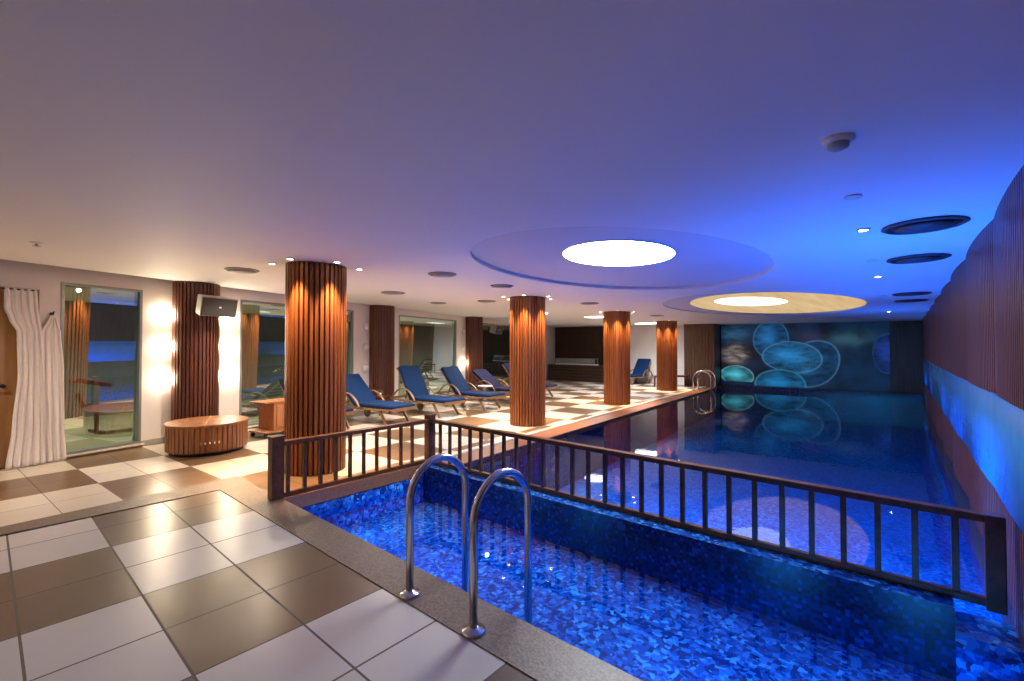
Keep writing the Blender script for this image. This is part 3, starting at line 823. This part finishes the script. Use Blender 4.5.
rl('top_rail', lambda b: b.bar((-4.67, 3.84, .545), (.36, 3.84, .505), .045, .075, (0, 1, 0), 0, .008))
rl('bottom_rail', lambda b: b.box((-4.72, 2.87, .028), (.05, 1.82, .045), None, 0, .006))
rl('bottom_rail', lambda b: b.box((-2.15, 3.84, .018), (5.04, .05, .045), None, 0, .006))
for k in range(10):
    y = 2.02+k*.1705+.0
    rl('baluster', lambda b: b.bar((-4.72, y+.0, .045), (-4.72, y+.0, .53), .034, .034, bev=.003))
for k in range(27):
    x = .235-k*.1825
    rl('baluster', lambda b: b.bar((x, 3.84, .035), (x, 3.84, .52), .034, .034, bev=.003))

# ------------------------------------------------------------------ chrome handrails
def grab_rail(name, loc, rz, label, reach, height, drop, r, group=None, mat=M_STEEL):
    t = thing(name, loc, label, 'handrail', group, rz=rz)
    pts = [(0, 0, .0), (0, 0, height-reach/2)]
    for q in range(1, 16):
        a = PI*q/16; pts.append((0, reach/2-reach/2*math.cos(a), height-reach/2+reach/2*math.sin(a)))
    pts += [(0, reach, height-reach/2), (0, reach, -drop)]
    b = MB(); b.tube(pts, r, 16); b.build('tube', mat, t)
    b = MB(); b.lathe([(r*2.6, 0), (r*2.7, .006), (r*2.5, .016), (r*1.3, .022), (r*1.05, .03)], (0, 0, .0), 28); b.build('floor_flange', mat, t)
    return t
grab_rail('pool_handrail', (-2.275, 1.70, .006), 0, 'left of the two arched steel handrails at the small pool edge', .46, .785, .75, .024)
grab_rail('pool_handrail', (-1.725, 1.70, .006), 0, 'right and nearer of the two arched steel handrails at the small pool edge', .46, .785, .75, .024)
for yy, lb in ((16.35, 'nearer of the two thin handrails at the far left corner of the pool'), (16.95, 'farther of the two thin handrails at the far left corner of the pool')):
    grab_rail('pool_handrail', (curbX(yy)+.08, yy, -.006), -PI/2, lb, .60, .70, .7, .026, None, M_WHITE if False else M_STEEL)

# ------------------------------------------------------------------ door, curtain
b = MB(); wbox(b, -.62, .46, 0, 2.24, -.16, -.10); d = struct(b.build('door_1', W_DOOR))
b = MB(); wbox(b, .40, .47, 0, 2.26, -.10, -.02); wbox(b, -.62, .40, 2.2, 2.26, -.10, -.02); b.build('door_frame', W_DOOR, d)
b = MB()
p0 = W(.19, -.10, 1.02)
b.tube([p0, p0+NW*.05, p0+NW*.055-UW*.11], .011, 10); b.lathe([(.026, 0), (.026, .01)], (0, 0, 0), 16, Matrix.Translation(p0) @ NW.to_track_quat('Z', 'Y').to_matrix().to_4x4())
b.build('door_handle', M_BLACK, d)
t = thing('curtain_rod', W(0, .05, 2.235), 'thin dark curtain rod above the wooden door', 'curtain rod')
b = MB(); b.tube([W(-.62, 0, 0)-W(0), W(.45, 0, 0)-W(0)], .010, 10); b.build('rod', M_BLACK, t)
b = MB(); b.tube([W(.45, 0, 0)-W(0), W(.45, -.05, 0)-W(0)], .008, 8); b.build('bracket', M_BLACK, t)
def drape(name, spec, parent, base, amp, nf, mat):
    # spec: rows (z, s_left, s_right, offset)
    bm_ = bmesh.new(); n = 90; rows = []
    zs = [r_[0] for r_ in spec]
    m_ = 46
    for j in range(m_+1):
        z = zs[0]+(zs[-1]-zs[0])*j/m_
        for (za, a0, a1, ao), (zb, b0, b1, bo) in zip(spec, spec[1:]):
            if zb <= z <= za+1e-6:
                k = (za-z)/(za-zb); k = k*k*(3-2*k); l = a0+(b0-a0)*k; r_ = a1+(b1-a1)*k; of = ao+(bo-ao)*k; break
        row = []
        for i in range(n+1):
            f = i/n; w_ = amp*(.55+.45*(1-z/2.3))
            off = of+w_*math.sin(2*PI*nf*f+.5*math.sin(z*2+f*3))+.3*w_*math.sin(2*PI*nf*2.3*f+z*3)
            row.append(bm_.verts.new(W(l+(r_-l)*f, off, z)-base))
        rows.append(row)
    for A, B in zip(rows, rows[1:]):
        for i in range(n):
            f = bm_.faces.new((A[i], A[i+1], B[i+1], B[i])); f.smooth = True
    me = bpy.data.meshes.new(name); bm_.to_mesh(me); bm_.free(); me.materials.append(mat)
    o = bpy.data.objects.new(name, me); COL.objects.link(o); o.parent = parent
    sol = o.modifiers.new('thickness', 'SOLIDIFY'); sol.thickness = .006
    return o
base = W(.4, .06, 0)
t = thing('curtain', base, 'white floor-length curtain hanging in front of the wooden door', 'curtain')
drape('curtain_panel', [(2.25, .15, .44, .05), (2.0, .15, .45, .06), (1.86, .19, .46, .07), (1.70, .26, .48, .08), (1.2, .27, .50, .08), (.5, .22, .52, .10), (.012, .17, .52, .12)], t, base, .016, 4.3, M_CLOTH)
drape('curtain_panel', [(1.93, .585, .615, .03), (1.85, .545, .64, .05), (1.7, .47, .67, .06), (1.2, .46, .70, .07), (.5, .48, .71, .09), (.012, .49, .73, .10)], t, base, .015, 3.4, M_CLOTH)
t = thing('curtain_hook', W(.60, 0, 1.95), 'small black wall hook holding back the white curtain', 'hook')
b = MB(); z_ = W(0)
b.tube([W(0, 0, 0)-z_, W(0, .06, 0)-z_, W(0, .075, .03)-z_], .008, 8); b.lathe([(.022, 0), (.022, .008)], (0, 0, 0), 14, NW.to_track_quat('Z', 'Y').to_matrix().to_4x4()); b.build('hook', M_BLACK, t)

# ------------------------------------------------------------------ ceiling fittings
def vent(x, y, r, label, grp=None, sq=1.0):
    dk = x > 0
    t = thing('ceiling_vent', (x, y, zc(x, y)), label, 'ceiling vent', grp)
    b = MB(); b.lathe([(r, 0), (r+.004, -.010), (r-.02, -.022), (r-.03, -.012), (r-.03, .0)], (0, 0, 0), 32); b.build('rim', M_VENTD if dk else M_VENT, t)
    b = MB(); b.lathe([(r*.66, -.004), (r*.70, -.026), (r*.1, -.036), (.001, -.036)], (0, 0, 0), 28); b.build('centre_cone', M_VENTD if dk else M_VENT, t)
    b = MB(); b.lathe([(r-.03, -.003), (.001, -.004)], (0, 0, 0), 28); b.build('throat', M_VENTD, t)
VL = [(-6.62, 2.22, .20, 'round ceiling diffuser left of the nearest column top'), (-7.12, 4.92, .22, 'round ceiling diffuser right of the nearest column, above the blue loungers'),
      (-4.70, 4.03, .19, 'round ceiling diffuser between the nearest column and the near oval recess'), (-4.83, 5.38, .18, 'round ceiling diffuser above left of the second column'),
      (-6.72, 7.0, .20, 'round ceiling diffuser just left of the second column top'), (-5.16, 8.62, .20, 'round ceiling diffuser between the second and third columns'),
      (-7.95, 6.7, .18, 'small round ceiling diffuser over the loungers by the large window'), (-5.45, 12.9, .2, 'round ceiling diffuser between the third and farthest columns'),
      (.14, 4.66, .25, 'dark round ceiling vent nearest the camera along the slatted pool wall'), (.14, 6.28, .25, 'second dark round ceiling vent along the slatted pool wall'),
      (.14, 10.06, .25, 'third dark round ceiling vent along the slatted pool wall'), (.15, 11.41, .25, 'fourth and farthest dark round ceiling vent along the slatted pool wall')]
for v in VL: vent(*v)
def can(x, y, lit, label):
    t = thing('can_light', (x, y, zc(x, y)), label, 'can light')
    b = MB(); b.lathe([(.045, 0), (.048, -.01), (.034, -.012), (.034, -.003), (.001, -.003)], (0, 0, 0), 20); b.build('rim', M_WHITE, t)
    b = MB(); b.lathe([(.031, -.006), (.028, -.012), (.001, -.014)], (0, 0, 0), 16); b.build('bulb', M_CANL if lit else M_WHITE, t)
for y, lit, lab in ((3.54, 0, 'can light nearest the camera in the row along the slatted wall, unlit'), (4.55, 1, 'bright lit can light, second in the row along the slatted wall'), (6.17, 0, 'third can light in the row along the slatted wall'),
                    (7.52, 1, 'fourth can light in the row along the slatted wall'), (10.2, 0, 'fifth can light in the row along the slatted wall'), (14.3, 1, 'farthest can light in the row along the slatted wall')):
    can(-.22, y, lit, lab)
t = thing('smoke_detector', (-.21, 2.54, zc(-.21, 2.54)), 'white domed smoke detector on the dark blue ceiling near the camera', 'smoke detector')
b = MB(); b.lathe([(.062, 0), (.064, -.012), (.05, -.022)], (0, 0, 0), 28); b.build('base', M_WHITE, t)
b = MB(); b.lathe([(.045, -.018), (.042, -.04), (.02, -.052), (.001, -.053)], (0, 0, 0), 24); b.build('sensor_head', M_GREYP, t)
t = thing('sprinkler_head', (-6.5, .33, zc(-6.5, .33)), 'small round ceiling sprinkler above the door corner', 'sprinkler')
b = MB(); b.lathe([(.05, 0), (.05, -.006), (.02, -.012)], (0, 0, 0), 24); b.build('rosette', M_WHITE, t)
b = MB(); b.lathe([(.012, -.008), (.012, -.03), (.03, -.034), (.03, -.038)], (0, 0, 0), 16); b.build('nozzle', M_STEEL, t)
for x, y, r_, lab in ((-7.2, 12.5, .42, 'white round ceiling light panel behind the top of the third column'), (-7.45, 16.7, .48, 'white round ceiling light panel near the end wall, between the third and farthest columns'),
                      (-7.95, 10.3, .36, 'white round ceiling light panel behind the top of the second column')):
    t = thing('panel_light', (x, y, zc(x, y)-.006), lab, 'ceiling light')
    b = MB(); b.lathe([(r_+.02, 0), (r_+.02, -.012), (r_, -.014), (r_, -.004)], (0, 0, 0), 40); b.build('rim', M_WHITE, t)
    b = MB(); b.lathe([(r_, -.006), (.001, -.008)], (0, 0, 0), 40); b.build('diffuser', M_STRIPL, t)

# ------------------------------------------------------------------ lights
BLUE = (.005, .15, 1.0)
# underwater lamps
for x in (-4.1, -3.1, -.9, .1):
    lamp_area('underwater_lamp', (x, 1.99, -.32), (x, 3.0, -.62), 7, (.03, .36, 1.0), .3, .12, 90)
for x in (-3.0, -1.6, -.3):
    lamp_area('underwater_lamp', (x, 4.02, -.30), (x, 7, -1.6), 58, (.01, .42, 1.0), .3, .3, 80)
# lamps low in the water along the slatted wall: wash the wall band and the ceiling
for y, e_ in ((4.9, 38), (7.2, 22), (9.6, 20), (13.5, 20)):
    lamp_area('underwater_lamp', (-.15, y, -.40), (-.1, y+.15, 2.4), e_, BLUE, .35, .35, 90)
for y, e_ in ((3.9, 30), (5.0, 18), (8.2, 6), (16.5, 8)):
    lamp_area('wall_wash', (.02, y, -.14), (.50, y, .8), e_, (.02, .22, 1.0), .2, .2, 120)
# added fill: wide ceiling beams, most of them without a fitting
def down(x, y, e_, col=(1.0, .80, .58), size=150): return lamp_spot('fill_beam', (x, y, zc(x, y)-.05), (x, y, 0), e_, col, size, .9, .03)
down(-3.6, -1.3, 48, (1.0, .92, .86)); down(-5.0, -1.0, 22, (1.0, .84, .70))
down(-7.3, -.9, 110); down(-7.6, 2.9, 210); lamp_spot('fill_beam', (-6.6, 2.2, 2.4), (-7.9, .6, 0), 60, (1.0, .80, .58), 110, .9, .03)
for x, y, e_ in ((-7.12, 4.92, 430), (-6.72, 7.0, 400), (-8.6, 9.6, 360), (-5.16, 8.62, 280), ): down(x, y, e_, (1.0, .86, .72))
down(-7.2, 12.5, 360, (1.0, .93, .86)); down(-7.6, 16.2, 420, (.86, .92, 1.0))
for s_ in (1.0, 4.5, 8.8, 13.0): 
    q = W(s_, -2.3, 2.3); lamp_spot('gym_beam', q, (q.x, q.y, 0), 520, (1.0, .95, .75), 160, .5, .1)
lamp_area('mural_wash', (-3.0, 17.6, 2.28), (-3.0, 19, 1.2), 1, (.25, .5, 1.0), 3.0, .1)  # added lamp without a fitting, brightens the mural
wd = bpy.data.worlds.new('World'); S.world = wd; wd.use_nodes = True
wd.node_tree.nodes['Background'].inputs[0].default_value = (.02, .03, .06, 1); wd.node_tree.nodes['Background'].inputs[1].default_value = .3

# ------------------------------------------------------------------ camera
cam = bpy.data.cameras.new('camera'); co = bpy.data.objects.new('camera', cam); COL.objects.link(co)
cam.sensor_width = 36; cam.lens = 453.5/1024*36; cam.clip_start = .05
yaw, pitch = .70927, .016247
co.location = (0, 0, 1.5); co.rotation_euler = (PI/2+pitch, 0, yaw)
S.camera = co
S.view_settings.view_transform = 'Standard'; S.view_settings.look = 'None'; S.view_settings.gamma = 1
S.view_settings.use_curve_mapping = False
S.view_settings.exposure = 0
S.cycles.use_denoising = True
S.cycles.max_bounces = 8; S.cycles.transparent_max_bounces = 12
S.cycles.sample_clamp_indirect = 6
